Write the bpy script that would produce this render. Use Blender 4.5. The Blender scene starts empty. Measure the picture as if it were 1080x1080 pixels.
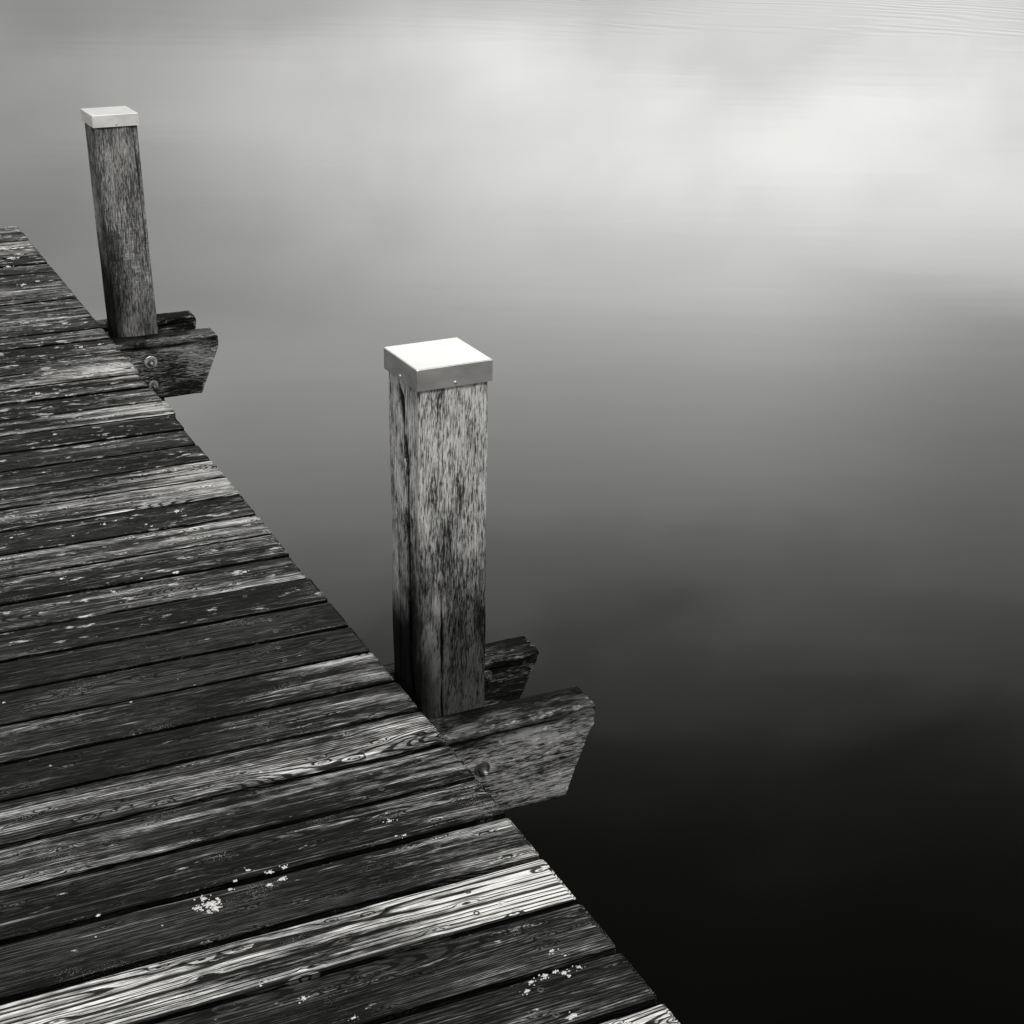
import bpy, math, random
from mathutils import Vector, Matrix, noise
U = 0.125                                   # one board pitch in metres
C = bpy.context.scene.collection
sc = bpy.context.scene
V = Vector

# ------------------------------------------------------------------ helpers
def tag(o, label=None, cat=None, group=None, kind=None):
    for k, v in (('label', label), ('category', cat), ('group', group), ('kind', kind)):
        if v: o[k] = v
    return o

def empty(name, loc):
    o = bpy.data.objects.new(name, None); C.objects.link(o); o.location = loc
    o.empty_display_size = 0.2
    return o

def mesh_obj(name, verts, faces, mat, parent=None, loc=(0, 0, 0), smooth=True):
    me = bpy.data.meshes.new(name); me.from_pydata(verts, [], faces); me.update()
    me.materials.append(mat)
    if smooth:
        me.polygons.foreach_set('use_smooth', [True] * len(me.polygons))
    o = bpy.data.objects.new(name, me); C.objects.link(o)
    if parent: o.parent = parent
    o.location = loc
    return o

def lattice(nx, ny, nz, f):
    """closed box of quads; f maps (u,v,w) in 0..1 to a point"""
    idx = {}; vs = []; fs = []
    def vid(i, j, k):
        key = (i, j, k)
        if key not in idx:
            idx[key] = len(vs); vs.append(f(i / nx, j / ny, k / nz))
        return idx[key]
    for i in range(nx):
        for j in range(ny):
            fs.append((vid(i, j, 0), vid(i, j+1, 0), vid(i+1, j+1, 0), vid(i+1, j, 0)))
            fs.append((vid(i, j, nz), vid(i+1, j, nz), vid(i+1, j+1, nz), vid(i, j+1, nz)))
    for i in range(nx):
        for k in range(nz):
            fs.append((vid(i, 0, k), vid(i+1, 0, k), vid(i+1, 0, k+1), vid(i, 0, k+1)))
            fs.append((vid(i, ny, k), vid(i, ny, k+1), vid(i+1, ny, k+1), vid(i+1, ny, k)))
    for j in range(ny):
        for k in range(nz):
            fs.append((vid(0, j, k), vid(0, j, k+1), vid(0, j+1, k+1), vid(0, j+1, k)))
            fs.append((vid(nx, j, k), vid(nx, j+1, k), vid(nx, j+1, k+1), vid(nx, j, k+1)))
    return vs, fs

def point_attr(o, name, vals):
    a = o.data.attributes.new(name, 'FLOAT', 'POINT'); a.data.foreach_set('value', vals)

def sstep(a, b, x):
    t = min(1, max(0, (x - a) / (b - a))); return t * t * (3 - 2 * t)

def nz3(x, y, z): return noise.noise(V((x, y, z)))

# ------------------------------------------------------------------ node DSL
class NT:
    def __init__(s, tree): s.t = tree; s.n = tree.nodes; s.l = tree.links
    def new(s, typ, **kw):
        n = s.n.new(typ)
        for k, v in kw.items(): setattr(n, k, v)
        return n
    def put(s, sock, v):
        if hasattr(v, 'is_linked') or isinstance(v, bpy.types.NodeSocket): s.l.new(v, sock)
        elif v is not None: sock.default_value = v
    def m(s, op, a, b=None, c=None, clamp=False):
        n = s.new('ShaderNodeMath', operation=op, use_clamp=clamp)
        s.put(n.inputs[0], a)
        if b is not None: s.put(n.inputs[1], b)
        if c is not None: s.put(n.inputs[2], c)
        return n.outputs[0]
    def add(s, a, b): return s.m('ADD', a, b)
    def sub(s, a, b): return s.m('SUBTRACT', a, b)
    def mul(s, a, b): return s.m('MULTIPLY', a, b)
    def ss(s, x, lo, hi, o0=0.0, o1=1.0):
        n = s.new('ShaderNodeMapRange', interpolation_type='SMOOTHSTEP')
        s.put(n.inputs['Value'], x)
        for k, v in (('From Min', lo), ('From Max', hi), ('To Min', o0), ('To Max', o1)): s.put(n.inputs[k], v)
        return n.outputs['Result']
    def xyz(s, x, y, z):
        n = s.new('ShaderNodeCombineXYZ')
        for i, v in enumerate((x, y, z)): s.put(n.inputs[i], v)
        return n.outputs[0]
    def sep(s, v):
        n = s.new('ShaderNodeSeparateXYZ'); s.put(n.inputs[0], v); return n.outputs
    def vm(s, op, a, b):
        n = s.new('ShaderNodeVectorMath', operation=op); s.put(n.inputs[0], a); s.put(n.inputs[1], b)
        return n.outputs[0]
    def noise(s, vec, scale=1.0, detail=2.0, rough=0.5, dist=0.0):
        n = s.new('ShaderNodeTexNoise'); s.put(n.inputs['Vector'], vec)
        n.inputs['Scale'].default_value = scale; n.inputs['Detail'].default_value = detail
        n.inputs['Roughness'].default_value = rough; n.inputs['Distortion'].default_value = dist
        return n.outputs['Fac']
    def vor(s, vec, feature='F1', dims='3D', rnd=1.0):
        n = s.new('ShaderNodeTexVoronoi', feature=feature, voronoi_dimensions=dims)
        s.put(n.inputs['Vector'], vec); n.inputs['Randomness'].default_value = rnd
        return n.outputs['Distance']
    def attr(s, name):
        n = s.new('ShaderNodeAttribute', attribute_type='OBJECT', attribute_name=name)
        return n.outputs['Fac']
    def pattr(s, name):
        n = s.new('ShaderNodeAttribute', attribute_type='GEOMETRY', attribute_name=name)
        return n.outputs['Fac']
    def grey(s, v, warm=0.0):
        return s.xyz(v, s.mul(v, 0.997), s.mul(v, 0.98))

def material(name):
    m = bpy.data.materials.new(name); m.use_nodes = True
    t = NT(m.node_tree); b = m.node_tree.nodes['Principled BSDF']
    return m, t, b

def bump(t, b, height, dist, strength=1.0):
    n = t.new('ShaderNodeBump'); n.inputs['Strength'].default_value = strength
    n.inputs['Distance'].default_value = dist
    t.put(n.inputs['Height'], height); t.l.new(n.outputs[0], b.inputs['Normal'])

# ------------------------------------------------------------------ deck board wood
def mat_board():
    m, t, b = material('weathered_deck_wood')
    tc = t.new('ShaderNodeTexCoord'); x, y, z = t.sep(tc.outputs['Object'])
    seed = t.attr('seed'); bleach = t.attr('bleach'); endb = t.attr('end_bleach'); ringf = t.attr('ring_frequency')
    pith = t.attr('pith'); flame = t.attr('flame')
    so = t.mul(seed, 13.7)
    def P(sx, sy, k=0.0): return t.xyz(t.add(t.mul(x, sx), t.add(so, k)), t.add(t.mul(y, sy), so), t.add(t.mul(z, sy), k))
    wob = t.sub(t.noise(P(1.3, 2.5), detail=1.5), 0.5)
    wob2 = t.sub(t.noise(P(2.2, 5, 7.3), detail=2), 0.5)
    wobx = t.sub(t.noise(t.xyz(t.add(t.mul(x, 1.5), so), t.add(t.mul(y, 1.5), so), 3.0), detail=2), 0.5)
    fine = t.sub(t.noise(P(5, 45, 3.1), detail=2), 0.5)
    kv = t.new('ShaderNodeTexVoronoi', feature='F1', voronoi_dimensions='2D')
    t.put(kv.inputs['Vector'], t.xyz(t.add(t.mul(x, 3.0), so), t.add(t.mul(y, 9.0), so), 0.0))
    pick = t.m('GREATER_THAN', t.sep(kv.outputs['Color'])[0], 0.68)
    kd = t.add(kv.outputs['Distance'], t.mul(t.sub(1.0, pick), 4.0))
    kn = t.m('EXPONENT', t.mul(t.mul(kd, kd), -14.0))
    yy = t.add(t.sub(y, pith), t.mul(wob, 0.075))
    zz = t.add(t.add(flame, z), t.mul(wobx, 0.13))
    r = t.m('SQRT', t.add(t.mul(yy, yy), t.mul(zz, zz)))
    r = t.add(t.add(r, t.mul(kn, 0.011)), t.mul(fine, 0.0016))
    fib0 = t.noise(P(16, 420, 5.9), detail=2, rough=0.6)
    rv = t.noise(t.xyz(t.mul(r, 75.0), so, 0.0), detail=1)
    ph = t.m('PINGPONG', t.add(t.mul(r, ringf), t.mul(rv, 2.6)), 0.5)
    line = t.ss(t.add(ph, t.mul(t.sub(fib0, 0.5), 0.22)), 0.10, 0.24)
    fiber = t.noise(P(9, 520, 1.7), detail=3, rough=0.65)
    fib2 = t.noise(P(3.5, 210, 4.4), detail=2, rough=0.6)
    patch = t.noise(P(2.1, 36, 9.2), detail=6, rough=0.62)
    big = t.noise(P(1.6, 7, 2.2), detail=3)
    mott = t.noise(P(26, 200, 5.5), detail=4, rough=0.7)
    B = t.add(t.sub(bleach, 0.13), t.mul(endb, t.ss(x, -0.42, -0.02)))
    f = t.add(t.add(t.mul(t.sub(patch, 0.5), 3.1), t.mul(t.sub(big, 0.5), 1.4)), B)
    f = t.m('ADD', f, t.mul(t.sub(mott, 0.5), 1.7), clamp=True)
    v = t.mul(t.mul(f, t.ss(line, 0, 1, 0.13, 1.0)), t.ss(fiber, 0.34, 0.60, 0.28, 1.0))
    v = t.m('POWER', v, 1.6)
    # thin pale streaks in the dark wood
    st = t.mul(t.ss(fib2, 0.60, 0.70), t.ss(patch, 0.44, 0.62))
    st = t.mul(st, t.ss(mott, 0.35, 0.6, 0.3, 1.0))
    base = t.mul(t.ss(fiber, 0.40, 0.64, 0.05, 1.0), t.ss(line, 0, 1, 0.12, 1.0))
    base = t.mul(base, t.ss(t.add(mott, big), 0.82, 1.22, 0.012, 0.095))
    base = t.add(base, 0.0035)
    col = t.add(t.add(base, t.mul(v, 1.05)), t.mul(st, 0.20))
    # knots: dark heart, pale rim
    heart = t.ss(kd, 0.045, 0.085, 0.18, 1.0)
    rim = t.mul(t.ss(kd, 0.15, 0.10), t.ss(kd, 0.05, 0.09))
    col = t.add(t.mul(col, heart), t.mul(t.mul(rim, t.ss(mott, 0.45, 0.65)), 0.09))
    # lichen specks and crust
    sd = t.vor(t.xyz(t.add(t.mul(x, 75), so), t.mul(y, 95), t.mul(z, 95)))
    sm = t.ss(t.noise(P(7, 14, 12.9), detail=3), 0.60, 0.70)
    spk = t.mul(t.ss(sd, 0.28, 0.16), sm)
    crust = t.ss(t.add(t.noise(P(16, 42, 21.0), detail=5, rough=0.7), t.mul(t.attr('lichen'), 0.2)), 0.70, 0.76)
    col = t.add(col, t.mul(t.mul(t.m('MAXIMUM', spk, crust), t.ss(mott, 0.3, 0.6, 0.5, 1.0)), 0.42))
    col = t.m('MINIMUM', col, 0.75)
    # the sawn sides in the gaps were never walked or sunned pale: coloured nearly black so the gaps read dark
    col = t.mul(col, t.sub(1.0, t.mul(t.pattr('gap_dark'), 0.88)))
    t.l.new(t.grey(col), b.inputs['Base Color'])
    t.put(b.inputs['Roughness'], t.ss(fiber, 0.3, 0.7, 0.62, 0.85))
    b.inputs['Specular IOR Level'].default_value = 0.05
    h = t.add(t.add(t.mul(line, 0.55), t.mul(fiber, 0.7)), t.add(t.mul(mott, 0.25), t.mul(fib2, 0.5)))
    h = t.add(h, t.mul(heart, 0.5))
    bump(t, b, h, 0.0016, 0.9)
    return m

# ------------------------------------------------------------------ post and beam timber
def mat_timber(name, axis, lo, hi, DLO=0.0, DHI=0.42, DFL=0.13, mix=1.0):
    """grain runs along axis; lo/hi are the dark and pale albedo of the weathered surface"""
    m, t, b = material(name)
    tc = t.new('ShaderNodeTexCoord'); x, y, z = t.sep(tc.outputs['Object'])
    seed = t.attr('seed'); so = t.mul(seed, 9.1)
    if axis == 'z': a, p, q = z, x, y
    else: a, p, q = x, y, z
    def P(sa, sp, k=0.0): return t.xyz(t.add(t.mul(a, sa), t.add(so, k)), t.add(t.mul(p, sp), so), t.add(t.mul(q, sp), k))
    warp = t.sub(t.noise(P(3, 12), detail=2), 0.5)
    a2 = P(34, 540, 2.0)
    a2 = t.vm('ADD', a2, t.xyz(0.0, t.mul(warp, 9.0), t.mul(warp, 9.0)))
    fib = t.noise(a2, detail=3, rough=0.7)
    fib2 = t.noise(t.vm('ADD', P(10, 210, 6.0), t.xyz(0.0, t.mul(warp, 4.0), t.mul(warp, 4.0))), detail=3, rough=0.65)
    mott = t.noise(P(75, 280, 3.3), detail=5, rough=0.72)
    big = t.noise(P(5, 13, 8.8), detail=4, rough=0.6)
    f = t.add(t.mul(t.sub(fib, 0.5), 3.0), t.mul(t.sub(fib2, 0.5), 1.2))
    f = t.add(f, t.mul(t.sub(mott, 0.5), 1.5))
    f = t.add(f, t.mul(t.sub(big, 0.5), 2.3 * mix))
    f = t.ss(t.add(f, t.attr('bleach')), 0.0, 0.98)
    col = t.add(t.mul(f, hi - lo), lo)
    if axis == 'z':
        # foot of the pile darkened in colour for damp, algae and shade; ragged upper limit
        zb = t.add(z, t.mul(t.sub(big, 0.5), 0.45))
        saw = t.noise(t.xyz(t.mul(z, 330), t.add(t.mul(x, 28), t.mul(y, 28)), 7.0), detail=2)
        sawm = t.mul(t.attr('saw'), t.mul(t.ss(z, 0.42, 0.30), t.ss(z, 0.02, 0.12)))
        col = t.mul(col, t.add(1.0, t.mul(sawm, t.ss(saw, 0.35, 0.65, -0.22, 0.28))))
        wet_shade = t.ss(zb, DLO, DHI, DFL, 1.0)
        # algae plus the deck edge's shade, coloured into the face turned to the jetty
        alg_shade = t.sub(1.0, t.mul(t.ss(zb, 0.30, 0.08, 0.0, 0.93), t.pattr('algae_shade')))
        col = t.mul(t.mul(col, wet_shade), alg_shade)
    else:
        spk = t.mul(t.ss(t.noise(P(60, 90, 31.0), detail=3), 0.63, 0.70), t.ss(big, 0.45, 0.6))
        col = t.mul(col, t.sub(1.0, t.mul(t.pattr('moss'), t.ss(big, 0.62, 0.46, 0.45, 0.9))))
        rimn = t.noise(P(28, 60, 41.0), detail=4, rough=0.65)
        rim = t.mul(t.ss(t.add(rimn, t.mul(t.pattr('rim'), 0.17)), 0.66, 0.78), t.ss(t.pattr('rim'), 0.05, 0.5))
        col = t.add(col, t.add(t.mul(spk, 0.16), t.mul(rim, t.ss(mott, 0.4, 0.6, 0.04, 0.24))))
    col = t.mul(col, t.sub(1.0, t.mul(t.pattr('crack'), 0.94)))
    t.l.new(t.grey(col), b.inputs['Base Color'])
    b.inputs['Roughness'].default_value = 0.8
    b.inputs['Specular IOR Level'].default_value = 0.08
    bump(t, b, t.add(t.mul(fib, 0.9), t.add(t.mul(fib2, 0.8), t.mul(mott, 0.5))), 0.0022, 0.9)
    return m

def mat_metal(name, base, rough, metallic=1.0):
    m, t, b = material(name)
    tc = t.new('ShaderNodeTexCoord'); x, y, z = t.sep(tc.outputs['Object'])
    br = t.noise(t.xyz(t.mul(x, 6), t.mul(y, 6), t.mul(z, 900)), detail=2)
    cl = t.noise(t.xyz(t.mul(x, 16), t.mul(y, 16), t.mul(z, 30)), detail=4, rough=0.6)
    col = t.mul(t.ss(cl, 0.3, 0.7, 0.86, 1.0), base)
    t.l.new(t.grey(col), b.inputs['Base Color'])
    b.inputs['Metallic'].default_value = metallic
    t.put(b.inputs['Roughness'], t.ss(cl, 0.35, 0.65, rough - 0.03, rough + 0.05))
    bump(t, b, br, 0.0002, 0.25)
    return m

def mat_plain(name, v, rough=0.8, metallic=0.0, scale=60):
    m, t, b = material(name)
    tc = t.new('ShaderNodeTexCoord')
    n = t.noise(tc.outputs['Object'], scale=scale, detail=4, rough=0.65)
    t.l.new(t.grey(t.mul(t.ss(n, 0.3, 0.7, 0.55, 1.35), v)), b.inputs['Base Color'])
    b.inputs['Roughness'].default_value = rough; b.inputs['Metallic'].default_value = metallic
    bump(t, b, n, 0.001, 0.5)
    return m

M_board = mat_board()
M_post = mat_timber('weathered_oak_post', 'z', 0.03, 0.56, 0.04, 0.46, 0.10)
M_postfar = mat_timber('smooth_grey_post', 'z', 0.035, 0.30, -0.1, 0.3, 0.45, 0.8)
M_beam = mat_timber('dark_weathered_beam', 'x', 0.005, 0.27)
M_cap = mat_metal('zinc_sheet', 0.82, 0.30, 0.86)
M_capfar = mat_metal('dull_zinc_sheet', 0.72, 0.5, 0.55)
M_bolt = mat_plain('galvanised_steel', 0.48, 0.45, 0.7, 120)
M_rust = mat_plain('tarnished_steel', 0.07, 0.5, 0.6, 120)
M_grime = mat_plain('dull_steel', 0.2, 0.6, 0.3, 150)
M_lichen = mat_plain('pale_lichen', 0.52, 0.9, 0.0, 400)

# ------------------------------------------------------------------ jetty
random.seed(7)
jetty = empty('jetty', (-1.0, 0, 0))
tag(jetty, 'dark weathered wooden jetty of narrow cross boards with pale lichen flecks', 'jetty')
# gap centre lines (board pitches along Y); index -36..18
N0, N1 = -34, 18
look = {   # lower gap index: (bleach, end bleach, ring frequency, pith, flame depth)
 -20: (0.64, 0.48, 120, 0.026, 0.006), -19: (-0.30, 0.85, 330, -0.09, 0.03), -18: (-0.12, 0.30, 320, 0.02, 0.02),
 -17: (0.16, 0.25, 330, 0.09, 0.03), -16: (0.12, 0.36, 200, -0.05, 0.02), -15: (-0.02, 0.32, 340, -0.1, 0.05),
 -14: (0.02, 0.55, 330, 0.09, 0.04), -13: (-0.50, -0.15, 260, 0.02, 0.02), -12: (-0.32, 0.20, 300, 0.08, 0.03),
 -11: (-0.15, 0.05, 230, 0.03, 0.015), -10: (0.02, 0.20, 250, 0.0, 0.02), -9: (0.10, 0.30, 190, -0.02, 0.015),
 -8: (0.16, 0.50, 280, 0.08, 0.03), -7: (0.05, 0.25, 240, 0.03, 0.02), -6: (0.38, 0.60, 300, -0.07, 0.03),
 -5: (0.38, 0.62, 300, 0.02, 0.03), -4: (0.08, 0.25, 240, 0.0, 0.02), -3: (-0.08, 0.15, 280, 0.06, 0.02),
 -2: (0.08, 0.05, 260, 0.0, 0.02), -1: (0.42, 0.40, 280, 0.06, 0.02), -21: (-0.20, 0.10, 300, 0.05, 0.02),
 -22: (-0.22, 0.25, 170, -0.03, 0.006), -23: (0.30, 0.55, 260, 0.03, 0.02),
 0: (0.12, 0.1, 260, 0, .02), 1: (0.28, 0.2, 260, .05, .02), 2: (0.35, 0.2, 280, 0, .02), 3: (0.2, 0.1, 260, .04, .02),
 4: (0.05, 0.2, 250, 0, .02), 5: (0.25, 0.0, 260, .05, .02), 6: (0.1, 0, 260, 0, .02), 17: (0.4, 0, 260, 0, .02),
 14: (0.45, 0, 260, 0, .02), 10: (0.4, .1, 260, 0, .02), 12: (-0.1, 0, 260, 0, .02), 13: (-0.1, 0, 260, 0, .02),
}
endx = {0: 0.0, -1: 0.05, -2: -0.03, -3: -0.05, -4: -0.03, -9: -0.015, -10: -0.04, 1: -0.06}
labels = {-20: 'palest bleached deck board with bold dark flame grain', -13: 'nearly black damp deck board',
          -5: 'pale bleached deck board', -6: 'pale bleached deck board with a dark stain near its end',
          -14: 'board bleached grey at its water end', -19: 'dark deck board with a pale striped end'}
gap_y = {}
for k in range(N0 - 1, N1 + 1): gap_y[k] = k + random.uniform(-0.03, 0.03)
boards = {}
for k in range(N0, N1):
    ya, yb = gap_y[k] + random.uniform(.025, .037), gap_y[k + 1] - random.uniform(.025, .037)
    yc = (ya + yb) / 2; hw = (yb - ya) / 2 * U
    x1 = (endx.get(k, random.uniform(-0.008, 0.006))) * U; x0 = -16 * U
    tz = random.uniform(-0.0018, 0.0012); tilt = random.uniform(-0.012, 0.012); skew = random.uniform(-0.0012, 0.0012)
    s = random.random() * 40
    near = k < 2
    nx, ny = (340, 20) if near and k > -25 else (140, 14)
    T = 0.034
    inner = [-(hw - 0.0052) + 2 * (hw - 0.0052) * i / (ny - 8) for i in range(ny - 7)]
    rows = [-hw, -hw + .0006, -hw + .0017, -hw + .0032] + inner + [hw - .0032, hw - .0017, hw - .0006, hw]
    ny = len(rows) - 1
    sides = []
    def f(u, v, w):
        # crowd the columns towards the water end, where they show largest
        uu = 1 - (1 - u) ** 1.35
        x = x0 + (x1 - x0) * uu
        yl = rows[int(round(v * ny))] / hw
        y = yl * hw
        z = -T + T * (0, .5, .86, .955, 1)[int(round(w * 4))]
        e = (1 - abs(yl)) * hw
        top = w > 0.99
        # nibbled long edges
        edge = sstep(0.006, 0.0, e)
        y -= math.copysign(edge * 0.0022 * (nz3(x * 9, s, yl) + 0.5 * nz3(x * 26, s, yl) + 0.6), yl)
        if top:
            z -= 0.0034 * (1 - min(1, e / 0.0045)) ** 2
            z += 0.0012 * nz3(x * 3, y * 30, s) + 0.0007 * nz3(x * 14, y * 170, s) - 0.0012 * (1 - yl * yl)
            ex = x1 - x
            z -= 0.003 * sstep(0.006, 0, ex)
        if u > 0.999:
            x += 0.0016 * nz3(y * 60, z * 20, s + 9) + 0.0008 * nz3(y * 220, z * 60, s) - 0.003 * sstep(.006, 0, e)
            if top: x -= 0.0025
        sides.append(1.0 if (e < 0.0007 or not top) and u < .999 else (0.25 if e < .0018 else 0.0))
        return (x, y + skew * (x / x0) * 4, z + tz + tilt * y)
    vs, fs = lattice(nx, ny, 4, f)
    o = mesh_obj('deck_board', vs, fs, M_board, jetty, (1.0, yc * U, 0))
    point_attr(o, 'gap_dark', sides)
    L = look.get(k, (random.uniform(-0.2, 0.3), random.uniform(0, 0.3), random.uniform(220, 320), random.uniform(-.06, .06), random.uniform(.01, .03)))
    o['seed'] = s; o['bleach'] = L[0] + 0.0; o['end_bleach'] = L[1]; o['ring_frequency'] = float(L[2])
    o['pith'] = float(L[3]); o['flame'] = float(L[4]); o['lichen'] = 0.64 if k > -1 else (0.50 if k > -12 else 0.22)
    if k in labels: o['label'] = labels[k]
    boards[k] = (o, yc)

# joists under the boards, between the pairs of clamping beams
for xj in (-1.2, -6.0, -11.0, -15.0):
    for (ya, yb) in ((-33.8, -15.4), (-12.7, 5.4), (8.0, 17.9)):
        def f(u, v, w): return ((xj + .6 * (u - .5)) * U, (ya + (yb - ya) * v) * U, (-0.30 - 1.3 * (1 - w)) * U)
        vs, fs = lattice(2, 12, 3, f)
        o = mesh_obj('joist', vs, fs, M_beam, jetty, (1.0, 0, 0), smooth=False); o['seed'] = 3.0 + xj; o['bleach'] = 0.1
# stub of a cross bearer that shows just past the board ends
def f(u, v, w): return ((-2.0 + 2.10 * u) * U, (-0.25 + .42 * v) * U, (-0.31 - 1.0 * (1 - w)) * U)
vs, fs = lattice(4, 2, 3, f)
o = mesh_obj('cross_bearer', vs, fs, M_beam, jetty, (1.0, 0, 0), smooth=False); o['seed'] = 5.0; o['bleach'] = -1.0

# ------------------------------------------------------------------ lichen and screws on the boards
def px_free_blob(bm_v, bm_f, cx, cy, r, rng, h=0.0005):
    n = 26; base = len(bm_v); ph = rng.random() * 9
    for i in range(n):
        a = 2 * math.pi * i / n
        rr = r * (0.72 + 0.75 * noise.noise(V((math.cos(a) * 2.2 + ph, math.sin(a) * 2.2, ph))) + 0.5 * noise.noise(V((math.cos(a) * 6 + ph, math.sin(a) * 6, ph + 4))))
        bm_v.append((cx + rr * 1.35 * math.cos(a), cy + rr * math.sin(a), -0.001))
    for i in range(n):
        p = bm_v[base + i]
        bm_v.append((cx + (p[0] - cx) * .8, cy + (p[1] - cy) * .8, h * rng.uniform(.7, 1.3)))
    bm_v.append((cx, cy, h * 1.6))
    for i in range(n):
        j = (i + 1) % n
        bm_f.append((base + i, base + j, base + n + j, base + n + i))
        bm_f.append((base + n + i, base + n + j, base + 2 * n))
LICHEN = [  # x, y in pitches on the deck, radius in mm, number of crumbs around
(-1.465, -17.493, 4.1, 4), (-1.514, -17.848, 2.6, 1), (-1.406, -17.873, 3.4, 2), (-1.434, -17.313, 2.2, 2), (-3.458, -17.787, 3.8, 2), (-3.224, -17.935, 5.2, 3), (-3.139, -18.124, 5.2, 2), (-3.313, -18.173, 3.8, 1), (-3.772, -18.072, 3.0, 2), (-3.665, -17.952, 3.0, 2), (-4.081, -18.244, 7.5, 9), (-4.034, -18.367, 6.8, 5), (-4.240, -18.274, 4.5, 5), (-4.117, -18.125, 4.5, 4), (-3.033, -17.912, 3.8, 2), (-0.834, -20.165, 3.4, 0), (-0.730, -20.733, 3.8, 2), (-0.628, -20.872, 2.2, 2), (-0.995, -21.093, 4.5, 4), (-1.192, -21.130, 3.8, 3), (-1.295, -21.243, 3.8, 2), (-0.776, -21.137, 4.5, 3), (-0.750, -21.204, 3.0, 0), (-0.583, -21.115, 3.4, 4), (-0.867, -21.078, 3.0, 2), (-3.903, -19.888, 3.0, 3), (-3.976, -19.944, 2.2, 3), (-0.861, -19.670, 4.5, 2), (-3.260, -20.752, 0.1, 0), (-1.035, -21.826, 6.0, 2), (-3.217, -20.872, 3.8, 4), (-3.609, -20.337, 3.8, 5), (-5.341, -17.940, 3.0, 0), (-4.703, -18.425, 1.2, 0), (-5.457, -18.318, 1.2, 0), (-3.795, -12.989, 2.2, 0), (-5.494, -12.330, 2.2, 0), (-3.332, -6.693, 2.2, 0), (-4.356, -6.343, 3.0, 0), (-2.705, -6.404, 3.0, 2), (-2.008, -6.704, 2.2, 3), (-1.935, -6.831, 2.2, 1), (-1.340, -6.315, 5.2, 3), (-2.475, -6.312, 2.2, 2), (-1.906, -1.660, 2.2, 5), (-1.779, -1.714, 2.2, 5), (-1.634, -1.775, 2.2, 4), (-2.617, -1.297, 3.8, 4), (-2.783, -1.655, 3.0, 2), (-1.879, 1.094, 5.2, 2), (-2.047, 1.305, 3.8, 1), (-2.433, 1.467, 5.2, 3), (-1.921, -0.512, 2.2, 1), (-0.792, 6.719, 9.0, 3), (-0.838, 4.561, 5.2, 3), (-2.480, 2.946, 3.8, 2), (-0.870, 13.924, 12.0, 8), (-0.880, 15.141, 10.5, 8), (-0.590, 14.291, 6.8, 7), (-1.137, 12.982, 6.8, 6), (-1.656, 7.165, 6.0, 3), (-0.366, 4.617, 4.5, 1), (-0.290, 6.604, 3.8, 1), (-0.655, 11.013, 6.0, 4), (-1.067, 10.860, 7.5, 3), (-1.652, 9.955, 10.5, 3), (-1.336, -7.230, 3.0, 1), (-0.956, -9.390, 4.5, 2), (-2.636, -8.991, 2.2, 1), (-2.063, -8.992, 6.0, 5), (-3.877, -8.411, 3.8, 2), (-3.186, -9.276, 3.8, 3)
]
def board_of(y):
    for k in range(N0, N1):
        if gap_y[k] <= y < gap_y[k + 1]: return k
rng = random.Random(3)
per = {}
for (x, y, r, n) in LICHEN: per.setdefault(board_of(y), []).append((x, y, r, n))
for k, L in per.items():
    if k is None: continue
    o, yc = boards[k]; cv = []; cf = []
    for (x, y, r, n) in L:
        vs = []; fs = []
        px_free_blob(vs, fs, x * U, min(.44, max(-.44, y - yc)) * U, r / 1000, rng)
        mesh_obj('lichen_patch', vs, fs, M_lichen, o, (0, 0, 0.0004))
        for _ in range(int(n * 1.6)):
            a = rng.random() * 6.28; d = (r * rng.uniform(0.9, 2.3)) / 1000
            yy = (y - yc) * U + d * math.sin(a)
            if abs(yy) < 0.45 * U: px_free_blob(cv, cf, x * U + d * 1.4 * math.cos(a), yy, r / 1000 * rng.uniform(.08, .34), rng)
    if cv:
        c = mesh_obj('lichen_crumbs', cv, cf, M_lichen, o, (0, 0, 0.0004)); c['kind'] = 'stuff'
# screw heads: two per board near the water end
for k, (o, yc) in boards.items():
    if k > 4 or k < -24: continue
    for (xx, yy) in ((-1.25 + rng.uniform(-.1, .1), -0.22), (-1.2 + rng.uniform(-.1, .1), 0.22)):
        vs = []; fs = []; n = 14; r0 = 0.0050
        for (rr, zz) in ((1.15, -0.004), (1.0, -0.0008), (0.55, -0.0008), (0.45, -0.0026)):
            for i in range(n):
                a = 2 * math.pi * i / n; vs.append((r0 * rr * math.cos(a), r0 * rr * math.sin(a), zz))
        for q in range(3):
            for i in range(n):
                j = (i + 1) % n; fs.append((q*n + i, q*n + j, (q+1)*n + j, (q+1)*n + i))
        fs.append([3*n + i for i in range(n)])
        mesh_obj('screw', vs, fs, M_rust, o, (xx * U, yy * U, 0.0005))

# ------------------------------------------------------------------ mooring posts
WZ = -6.4 * U
def crack_path(defs, s, z):
    """sum of groove depths at cross position s (0..1), height z (m, from cap)"""
    d = 0
    for (s0, ztop, zbot, wid, dep, wob, drift) in defs:
        if zbot < z < ztop:
            tt = (ztop - z) / (ztop - zbot)
            c = s0 + drift * tt + wob * (nz3(z * 9, s0 * 7, 1.3) + 0.5 * nz3(z * 31, s0 * 5, 4.1))
            w = wid * (0.35 + 0.9 * abs(nz3(z * 6, s0 * 3, 8.8)) * 2) * min(1, 6 * tt, 6 * (1 - tt) + .15)
            if w > 0: d += dep * math.exp(-((s - c) / w) ** 2) * min(1, w / (wid * .4))
    return d

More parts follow.
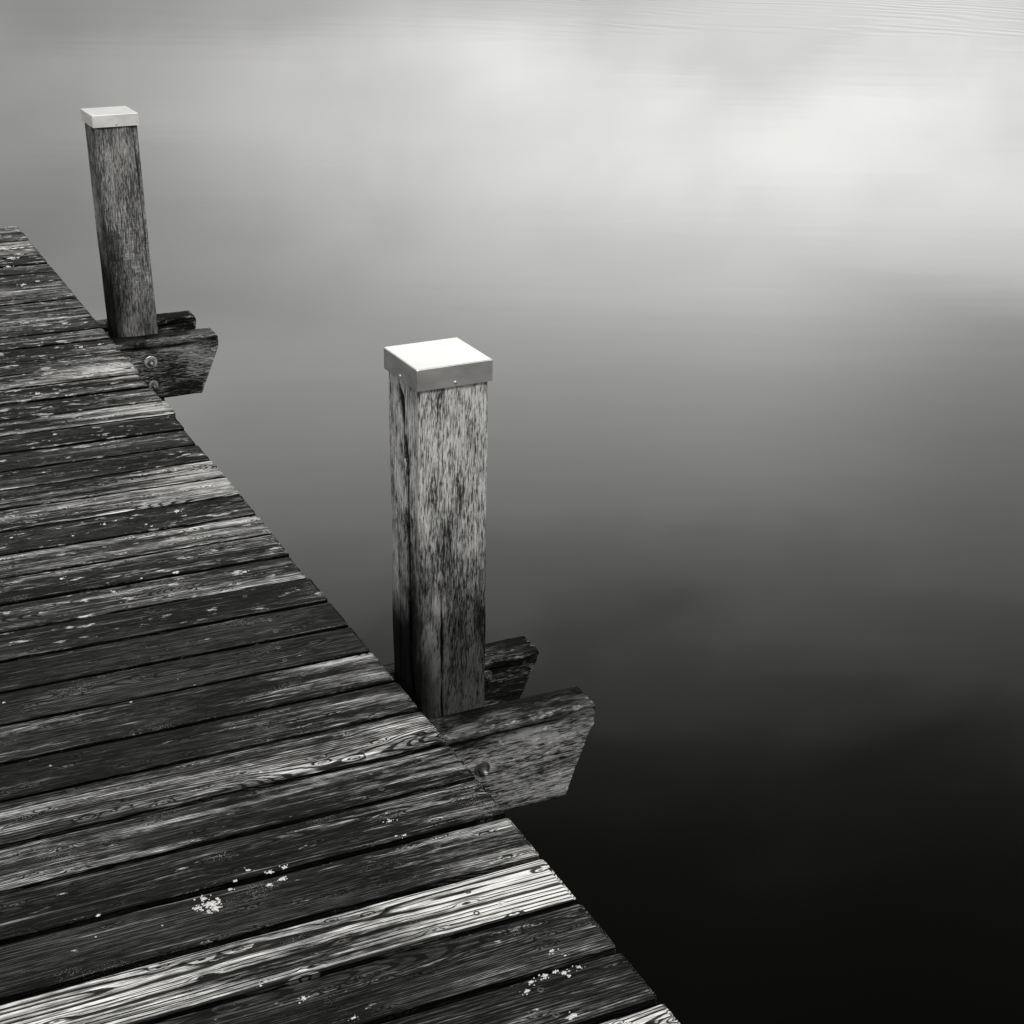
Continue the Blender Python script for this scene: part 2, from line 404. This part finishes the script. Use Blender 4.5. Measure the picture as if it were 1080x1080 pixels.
def mooring_post(label, q, cracks_front, cracks_left, wood, bleach, seed, capmat, clamps):
    x, y, a, tx, ty, s, h, t_, e = q
    root = empty('mooring_post', (x * U, y * U, WZ))
    tag(root, label, 'mooring post', 'square mooring posts beside the jetty')
    def P(i, j, z):      # i, j in -.5..+.5, z in pitches
        X, Y = i * s, j * s
        return V(((x + X * math.cos(a) - Y * math.sin(a) + tx * (z - h)) * U,
                  (y + X * math.sin(a) + Y * math.cos(a) + ty * (z - h)) * U, z * U))
    off = V((x * U, y * U, 0))
    k = 1 - 2 * e
    zt, zb = h - 0.02, -9.0
    nxp, nzp = 120, 420
    cks = []; alg_shades = []
    def f(u, v, w):
        # denser rows above the clamps
        z = zb + (zt - zb) * (1 - (1 - w) ** 1.5)
        i, j = (u - .5) * k, (v - .5) * k
        # rounded, worn corners
        rc = 0.035
        ci, cj = max(0, abs(i) - (.5 * k - rc)), max(0, abs(j) - (.5 * k - rc))
        if ci > 0 and cj > 0:
            L = math.hypot(ci, cj); m = max(ci, cj)
            fct = m / L if L else 1
            i = math.copysign(.5 * k - rc + ci * fct, i); j = math.copysign(.5 * k - rc + cj * fct, j)
        zz = z * U
        nx_, ny_ = 0, 0
        if u < 0.001: nx_ = -1
        elif u > 0.999: nx_ = 1
        if v < 0.001: ny_ = -1
        elif v > 0.999: ny_ = 1
        d = 0.0011 * nz3(i * 60, j * 60, zz * 4 + seed) + 0.0006 * nz3(i * 160 + seed, j * 160, zz * 9) + 0.002 * nz3(seed, i * 6 + j * 6, zz * 5)
        p = P(i, j, z); ck = 0
        if ny_ < 0: ck = crack_path(cracks_front, u, zz)
        if nx_ < 0: ck = max(ck, crack_path(cracks_left, 1 - v, zz))
        d -= ck; cks.append(min(1, ck / 0.006)); alg_shades.append(1.0 if nx_ < 0 else (0.9 * sstep(.34, 0.02, u + .1 * nz3(zz * 8, seed, 1)) if ny_ < 0 else 0.0))
        p += V((nx_, ny_, 0)) * d
        return tuple(p - off)
    vs, fs = lattice(nxp, nxp, nzp, f)
    # the lattice is dense in all three directions but only its skin exists
    sh = mesh_obj('post_shaft', vs, fs, wood, root, (0, 0, -WZ)); sh['seed'] = seed; sh['bleach'] = bleach; sh['saw'] = 1.0 if seed > 5 else 0.0; point_attr(sh, 'crack', cks); point_attr(sh, 'algae_shade', alg_shades)
    # folded sheet cap: top with four hanging sides, made as one thin shell
    vs = []; fs = []
    hs = 0.5; rr = 0.012; th = 0.018
    def ring(rad, z):
        b0 = len(vs)
        for (cx, cy, a0) in ((1, 1, 0), (-1, 1, 90), (-1, -1, 180), (1, -1, 270)):
            for m_ in range(4):
                an = math.radians(a0 + m_ * 30)
                i = cx * (rad - rr) + rr * math.cos(an); j = cy * (rad - rr) + rr * math.sin(an)
                vs.append(tuple(P(i, j, z) - off))
        return b0
    R = [ring(hs - th, h - 0.03), ring(hs - th, h - t_), ring(hs, h - t_), ring(hs, h - 0.012), ring(hs - 0.004, h - 0.004), ring(hs - 0.012, h)]
    for a_, b_ in zip(R, R[1:]):
        for i in range(16):
            j = (i + 1) % 16; fs.append((a_ + i, a_ + j, b_ + j, b_ + i))
    fs.append([R[-1] + i for i in range(16)])
    fs.append([R[0] + i for i in reversed(range(16))])
    cap = mesh_obj('post_cap', vs, fs, capmat, root, (0, 0, -WZ), smooth=False)
    # screws through the cap's sides (and one in the top of the far one)
    for (i, j, z, nv) in ((0.0, -.5, h - t_ * .82, V((0, -1, 0))), (-.5, 0.0, h - t_ * .82, V((-1, 0, 0)))):
        c = P(i, j, z) - off; n = 12; vv = []; ff = []
        up = V((0, 0, 1)); sd = nv.cross(up)
        for (r_, d_) in ((0.0030, 0.0), (0.0028, 0.0012), (0.0016, 0.0021)):
            for m_ in range(n):
                an = 2 * math.pi * m_ / n; vv.append(tuple(c + sd * r_ * math.cos(an) + up * r_ * math.sin(an) + nv * d_))
        for q_ in range(2):
            for m_ in range(n):
                m2 = (m_ + 1) % n; ff.append((q_*n + m_, q_*n + m2, (q_+1)*n + m2, (q_+1)*n + m_))
        ff.append([2*n + m_ for m_ in range(n)])
        scw = mesh_obj('screw', vv, ff, M_bolt, cap, (0, 0, 0))
    # clamping beams
    for (yf, thk, zt_, prof, sd_, bl, bolts) in clamps:
        zbm = zt_ - 1.56
        ztm, zbb = zt_ * U, zbm * U
        bk = []; bm2 = []; br_ = []
        def fb(u, v, w):
            z = zt_ - 1.56 * (1 - w)
            # end profile: nearly upright nose at the top, then raked back
            for (z1, x1_), (z2, x2_) in zip(prof, prof[1:]):
                if z1 >= z - zt_ >= z2 - 1e-6:
                    tt = (z1 - (z - zt_)) / (z1 - z2); xe = x1_ + (x2_ - x1_) * tt; break
            else: xe = prof[-1][1]
            xs = -16.0
            uu = 1 - (1 - u) ** 2.2
            X = xs + (xe - xs) * uu
            Y = yf + thk * v
            cy, cz = min(v, 1 - v) * thk, min(w, 1 - w) * 1.56
            r_ = 0.05
            ny_ = -1 if v < .001 else (1 if v > .999 else 0)
            nz_ = -1 if w < .001 else (1 if w > .999 else 0)
            pt = V((X * U, Y * U, z * U))
            ex = (xe - X)
            d = 0.0022 * nz3(X * .9, z * 3.0 + sd_, Y * 3) + 0.0020 * nz3(X * 1.6, z * 11 + sd_, Y * 14) + 0.0006 * nz3(X * 9, z * 40 + sd_, Y * 40)
            # long drying check along the top of the front face
            zc = zt_ - 0.17 + 0.05 * nz3(X * .8, 3.3, sd_)
            ck = 0
            if ny_ < 0: ck = 0.009 * math.exp(-((z - zc) / 0.032) ** 2) * sstep(2.7, 1.9, X) + 0.004 * math.exp(-((z - zc - .09 - .05 * nz3(X, sd_, 1)) / 0.03) ** 2) * sstep(-.1, .3, nz3(X * 1.3, 7.7, sd_))
            d -= ck; bk.append(min(1, ck / 0.006)); bm2.append(sstep(zt_ - .42, zt_ - .12, z + .12 * nz3(X * 2, z * 3, sd_)))
            e1 = math.hypot(z - zt_, Y - yf); br_.append(max(sstep(.16, 0, e1), sstep(.12, 0, ex) * .9))
            if nz_ > 0: d -= 0.002 * max(0, nz3(X * .7, Y * 11, sd_ + 5)) * 2
            pt += V((0, ny_, nz_)) * d
            if ny_ and nz_: pt -= V((0, ny_, nz_)) * (0.0035 + 0.003 * abs(nz3(X * 4, sd_, 2)))
            if u > .999:
                pt.x += 0.003 * nz3(z * 3, Y * 3, sd_) + 0.0012 * nz3(z * 15, Y * 15, sd_)
                if ny_ or nz_: pt.x -= 0.003
            return tuple(pt - off)
        vs, fs = lattice(150, 14, 46, fb)
        bm_ = mesh_obj('clamp_beam', vs, fs, M_beam, root, (0, 0, -WZ)); bm_['seed'] = sd_; bm_['bleach'] = bl; point_attr(bm_, 'crack', bk); point_attr(bm_, 'moss', bm2); point_attr(bm_, 'rim', br_)
        for (bx, bz, washer, mt) in bolts:
            vv = []; ff = []; c = V((bx * U, yf * U, bz * U)) - off
            n_ = 36
            def hexr(an): return 1.0 / max(abs(math.cos(an - kk * math.pi / 3)) for kk in range(3))
            W = washer
            prof_ = [(W, -0.002, 0), (W, 0.0022, 0), (W * .94, 0.003, 0), (W * .50, 0.003, 1), (W * .50, 0.011, 1), (W * .38, 0.0125, 1),
                     (W * .26, 0.0125, 0), (W * .25, 0.0195, 0), (W * .19, 0.0210, 0), (W * .08, 0.0210, 0)]
            for (r_, d_, hx) in prof_:
                for m_ in range(n_):
                    an = 2 * math.pi * m_ / n_; rr_ = r_ * (hexr(an) if hx else 1.0)
                    vv.append((c.x + rr_ * math.cos(an + .3), c.y - d_, c.z + rr_ * math.sin(an + .3)))
            for q_ in range(len(prof_) - 1):
                for m_ in range(n_):
                    m2 = (m_ + 1) % n_; ff.append((q_*n_ + m_, q_*n_ + m2, (q_+1)*n_ + m2, (q_+1)*n_ + m_))
            ff.append([(len(prof_)-1)*n_ + m_ for m_ in range(n_)])
            bo = mesh_obj('bolt', vv, ff, mt[0], bm_, (0, 0, 0), smooth=False)
            for mm in mt[1:]: bo.data.materials.append(mm)
            for fi, pl in enumerate(bo.data.polygons):
                ri = fi // n_
                pl.material_index = 0 if ri < 3 else (1 if ri < 6 else 2)
    return root

prof_front = [(0, 2.80), (-0.10, 2.81), (-0.34, 2.795), (-0.52, 2.69), (-1.56, 2.33)]
mooring_post('nearer mooring post of cracked pale grey timber under a bright white metal cap',
    (0.5963, -14.2648, 0.0313, -0.0239, -0.0515, 1.15, 5.1751, 0.3167, 0.0397),
    [(0.31, 0.24, -0.2, 0.014, 0.014, 0.05, 0.03), (0.62, 0.10, -0.2, 0.006, 0.004, 0.01, 0.0)],
    [(0.36, 0.605, 0.44, 0.07, 0.022, 0.03, 0.26), (0.60, 0.50, 0.05, 0.050, 0.020, 0.03, -0.02), (0.62, 0.22, -0.2, 0.06, 0.02, 0.02, 0.06), (0.25, 0.3, -0.1, 0.015, 0.008, 0.02, 0.0)],
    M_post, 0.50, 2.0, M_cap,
    [(-15.214, 0.655, -0.424, prof_front, 1.0, 0.36, [(0.90, -1.10, 0.0160, (M_rust, M_rust, M_bolt))]),
     (-13.415, 0.62, -0.37, [(0, 2.74), (-0.05, 2.74), (-0.80, 2.40), (-1.56, 2.08)], 4.0, 0.02, [(1.80, -0.62, 0.012, (M_rust, M_rust, M_rust))])])
mooring_post('farther mooring post, darker grey timber, near the far end of the jetty',
    (0.8027, 6.9291, 0.0309, -0.0203, 0.0434, 1.15, 5.2014, 0.292, 0.0443),
    [(0.9, 0.62, 0.1, 0.012, 0.006, 0.012, 0.02)],
    [(0.8, 0.55, 0.0, 0.02, 0.006, 0.03, 0.0)],
    M_postfar, 0.36, 11.0, M_capfar,
    [(5.516, 0.655, -0.359, [(0, 2.80), (-0.08, 2.845), (-0.30, 2.84), (-0.45, 2.78), (-1.50, 2.355), (-1.56, 2.34)], 7.0, 0.20, [(1.055, -0.905, 0.0205, (M_bolt, M_rust, M_bolt)), (1.085, -1.52, 0.0155, (M_grime, M_rust, M_grime))]),
     (7.24, 0.62, -0.33, [(0, 2.70), (-0.10, 2.74), (-0.30, 2.72), (-1.56, 2.30)], 9.0, 0.1, [])])

# ------------------------------------------------------------------ water
def mat_water():
    m, t, b = material('still_lake_water')
    g = t.new('ShaderNodeNewGeometry'); x, y, z = t.sep(g.outputs['Position'])
    # axes: across and along the camera-facing slope of the lake (world azimuth 26 degrees)
    ca, sa = math.cos(math.radians(26)), math.sin(math.radians(26))
    u = t.sub(t.mul(x, ca), t.mul(y, sa)); v = t.add(t.mul(x, sa), t.mul(y, ca))
    swell = t.noise(t.xyz(t.mul(u, 0.22), t.mul(v, 0.75), 0.0), detail=3, rough=0.55)
    streak = t.noise(t.xyz(t.mul(u, 0.5), t.mul(v, 3.2), 4.0), detail=2, rough=0.5)
    # a passing wake: fine straight ripples far out to the right
    w = t.add(t.mul(x, 0.81), t.mul(y, 0.59))
    w = t.add(w, t.mul(t.sub(t.noise(t.xyz(t.mul(x, .35), t.mul(y, .35), 0.), detail=3), 0.5), 2.2))
    wave = t.m('SINE', t.mul(w, 14.5))
    wave = t.mul(wave, t.ss(t.noise(t.xyz(t.mul(u, 0.25), t.mul(v, 1.1), 8.0), detail=2), 0.40, 0.62))
    msk = t.mul(t.ss(v, 13.4, 16.5), t.ss(u, 0.0, 4.5))
    h = t.add(t.mul(swell, SW), t.mul(streak, ST))
    h = t.add(h, t.mul(t.mul(wave, msk), RP))
    b.inputs['Base Color'].default_value = (0.0017, 0.0017, 0.0013, 1)
    b.inputs['Roughness'].default_value = 0.055
    b.inputs['IOR'].default_value = 1.333
    bump(t, b, h, 1.0, 1.0)
    return m
SW, ST, RP = 0.0020, 0.00010, 0.0008
o = mesh_obj('water', [(-900, -900, 0), (900, -900, 0), (900, 900, 0), (-900, 900, 0)], [(0, 1, 2, 3)], mat_water(), None, (0, 0, WZ), smooth=False)
tag(o, 'smooth dark lake water reflecting a clouded sky', 'water', kind='structure')

# ------------------------------------------------------------------ sky
w = bpy.data.worlds.new('World'); sc.world = w; w.use_nodes = True
t = NT(w.node_tree); bg = w.node_tree.nodes['Background']
tc = t.new('ShaderNodeTexCoord'); dx, dy, dz = t.sep(tc.outputs['Generated'])
SUN_EL, SUN_AZ = 50.0, 188.0      # azimuth clockwise from +Y
sky = t.new('ShaderNodeTexSky', sky_type='NISHITA', sun_disc=False)
sky.sun_elevation = math.radians(SUN_EL); sky.sun_rotation = math.radians(SUN_AZ)
bw = t.new('ShaderNodeRGBToBW'); t.l.new(sky.outputs[0], bw.inputs[0])
el = t.mul(t.m('ARCSINE', dz), 180 / math.pi)
az = t.mul(t.m('ARCTAN2', dx, dy), 180 / math.pi)
# overcast deck: luminous low band over the lake, heavy cloud above it
ramp = t.new('ShaderNodeValToRGB'); cr = ramp.color_ramp; cr.interpolation = 'EASE'
knots = [(0, .50), (5.7, 0.86), (8.7, 1.25), (12, 1.52), (16, 1.78), (20, 1.76), (23, 1.52), (25.7, 1.02), (28.3, .53), (31.5, .19), (35, .075), (39, .045), (46, .08), (60, .5), (75, 1.0), (90, 1.2)]
KM = 2.2
while len(cr.elements) < len(knots): cr.elements.new(0.5)
for e_, (k_, v_) in zip(cr.elements, knots):
    e_.position = k_ / 90.0; e_.color = (v_ / KM,) * 3 + (1,)
cn = t.noise(t.xyz(t.mul(az, 0.045), t.mul(el, 0.16), 1.0), detail=5, rough=0.55)
aw = t.add(az, t.mul(el, 0.6)); ew = t.add(el, t.mul(az, 0.10))
cn2 = t.noise(t.xyz(t.mul(aw, 0.12), t.mul(ew, 0.24), 5.0), detail=6, rough=0.62, dist=0.5)
elw = t.add(t.add(el, t.mul(t.sub(cn, 0.5), 7.0)), t.mul(t.mul(t.sub(cn2, 0.5), 6.5), t.ss(el, 7, 17, 0.25, 1.0)))
t.put(ramp.inputs[0], t.m('DIVIDE', elw, 90.0, clamp=True))
front = t.mul(ramp.outputs[0], KM)
d1 = t.m('DIVIDE', t.sub(az, 35.0), 15.0); d2 = t.m('DIVIDE', t.sub(elw, 10.0), 6.0)
glow = t.m('EXPONENT', t.mul(t.add(t.mul(d1, d1), t.mul(d2, d2)), -1.0))
front = t.mul(front, t.add(1.0, t.mul(glow, 0.92)))
front = t.mul(front, t.m('MAXIMUM', t.ss(az, 8, 27, 0.56, 1.0), t.ss(el, 12, 18)))
front = t.mul(front, t.m('MAXIMUM', t.ss(az, 33, 45, 1.0, 0.62), t.ss(el, 19, 13)))
back = t.ss(el, -5, 60, 0.55, 1.1)
dirf = t.add(t.mul(dx, math.sin(math.radians(26))), t.mul(dy, math.cos(math.radians(26))))
mixf = t.ss(dirf, -0.15, 0.35)
val = t.add(t.mul(front, mixf), t.mul(back, t.sub(1.0, mixf)))
val = t.mul(val, t.mul(t.ss(cn, 0.25, 0.75, 0.93, 1.07), t.ss(cn2, 0.28, 0.72, 0.93, 1.08)))
val = t.add(t.mul(val, 9.6), t.mul(bw.outputs[0], 0.03))
t.l.new(t.grey(val), bg.inputs['Color'])
bg.inputs['Strength'].default_value = 0.10

sun = bpy.data.lights.new('sun', 'SUN'); sun.energy = 2.5; sun.angle = math.radians(11); sun.color = (1, 0.985, 0.955)
so_ = bpy.data.objects.new('sun', sun); C.objects.link(so_)
a_, e_ = math.radians(SUN_AZ), math.radians(SUN_EL)
sd_ = V((math.sin(a_) * math.cos(e_), math.cos(a_) * math.cos(e_), math.sin(e_)))
so_.rotation_euler = sd_.to_track_quat('Z', 'Y').to_euler()

# ------------------------------------------------------------------ camera
yaw, pit, rol = 4.5050e-01, 4.0260e-01, 1.73411e-02
fw = V((math.sin(yaw) * math.cos(pit), math.cos(yaw) * math.cos(pit), -math.sin(pit)))
r = V((math.cos(yaw), -math.sin(yaw), 0)); u = r.cross(fw)
r2 = r * math.cos(rol) + u * math.sin(rol); u2 = -r * math.sin(rol) + u * math.cos(rol)
cam = bpy.data.cameras.new('camera'); co = bpy.data.objects.new('camera', cam); C.objects.link(co)
mw = Matrix((r2, u2, -fw)).transposed().to_4x4()
mw.translation = V((-7.9613, -34.4229, 12.1035)) * U
co.matrix_world = mw
cam.sensor_width = 36; cam.lens = 1729.19 / 1080 * 36
cam.clip_start = 0.05; cam.clip_end = 5000
sc.camera = co
sc.view_settings.view_transform = 'Standard'; sc.view_settings.look = 'None'
sc.view_settings.exposure = 0; sc.view_settings.gamma = 1
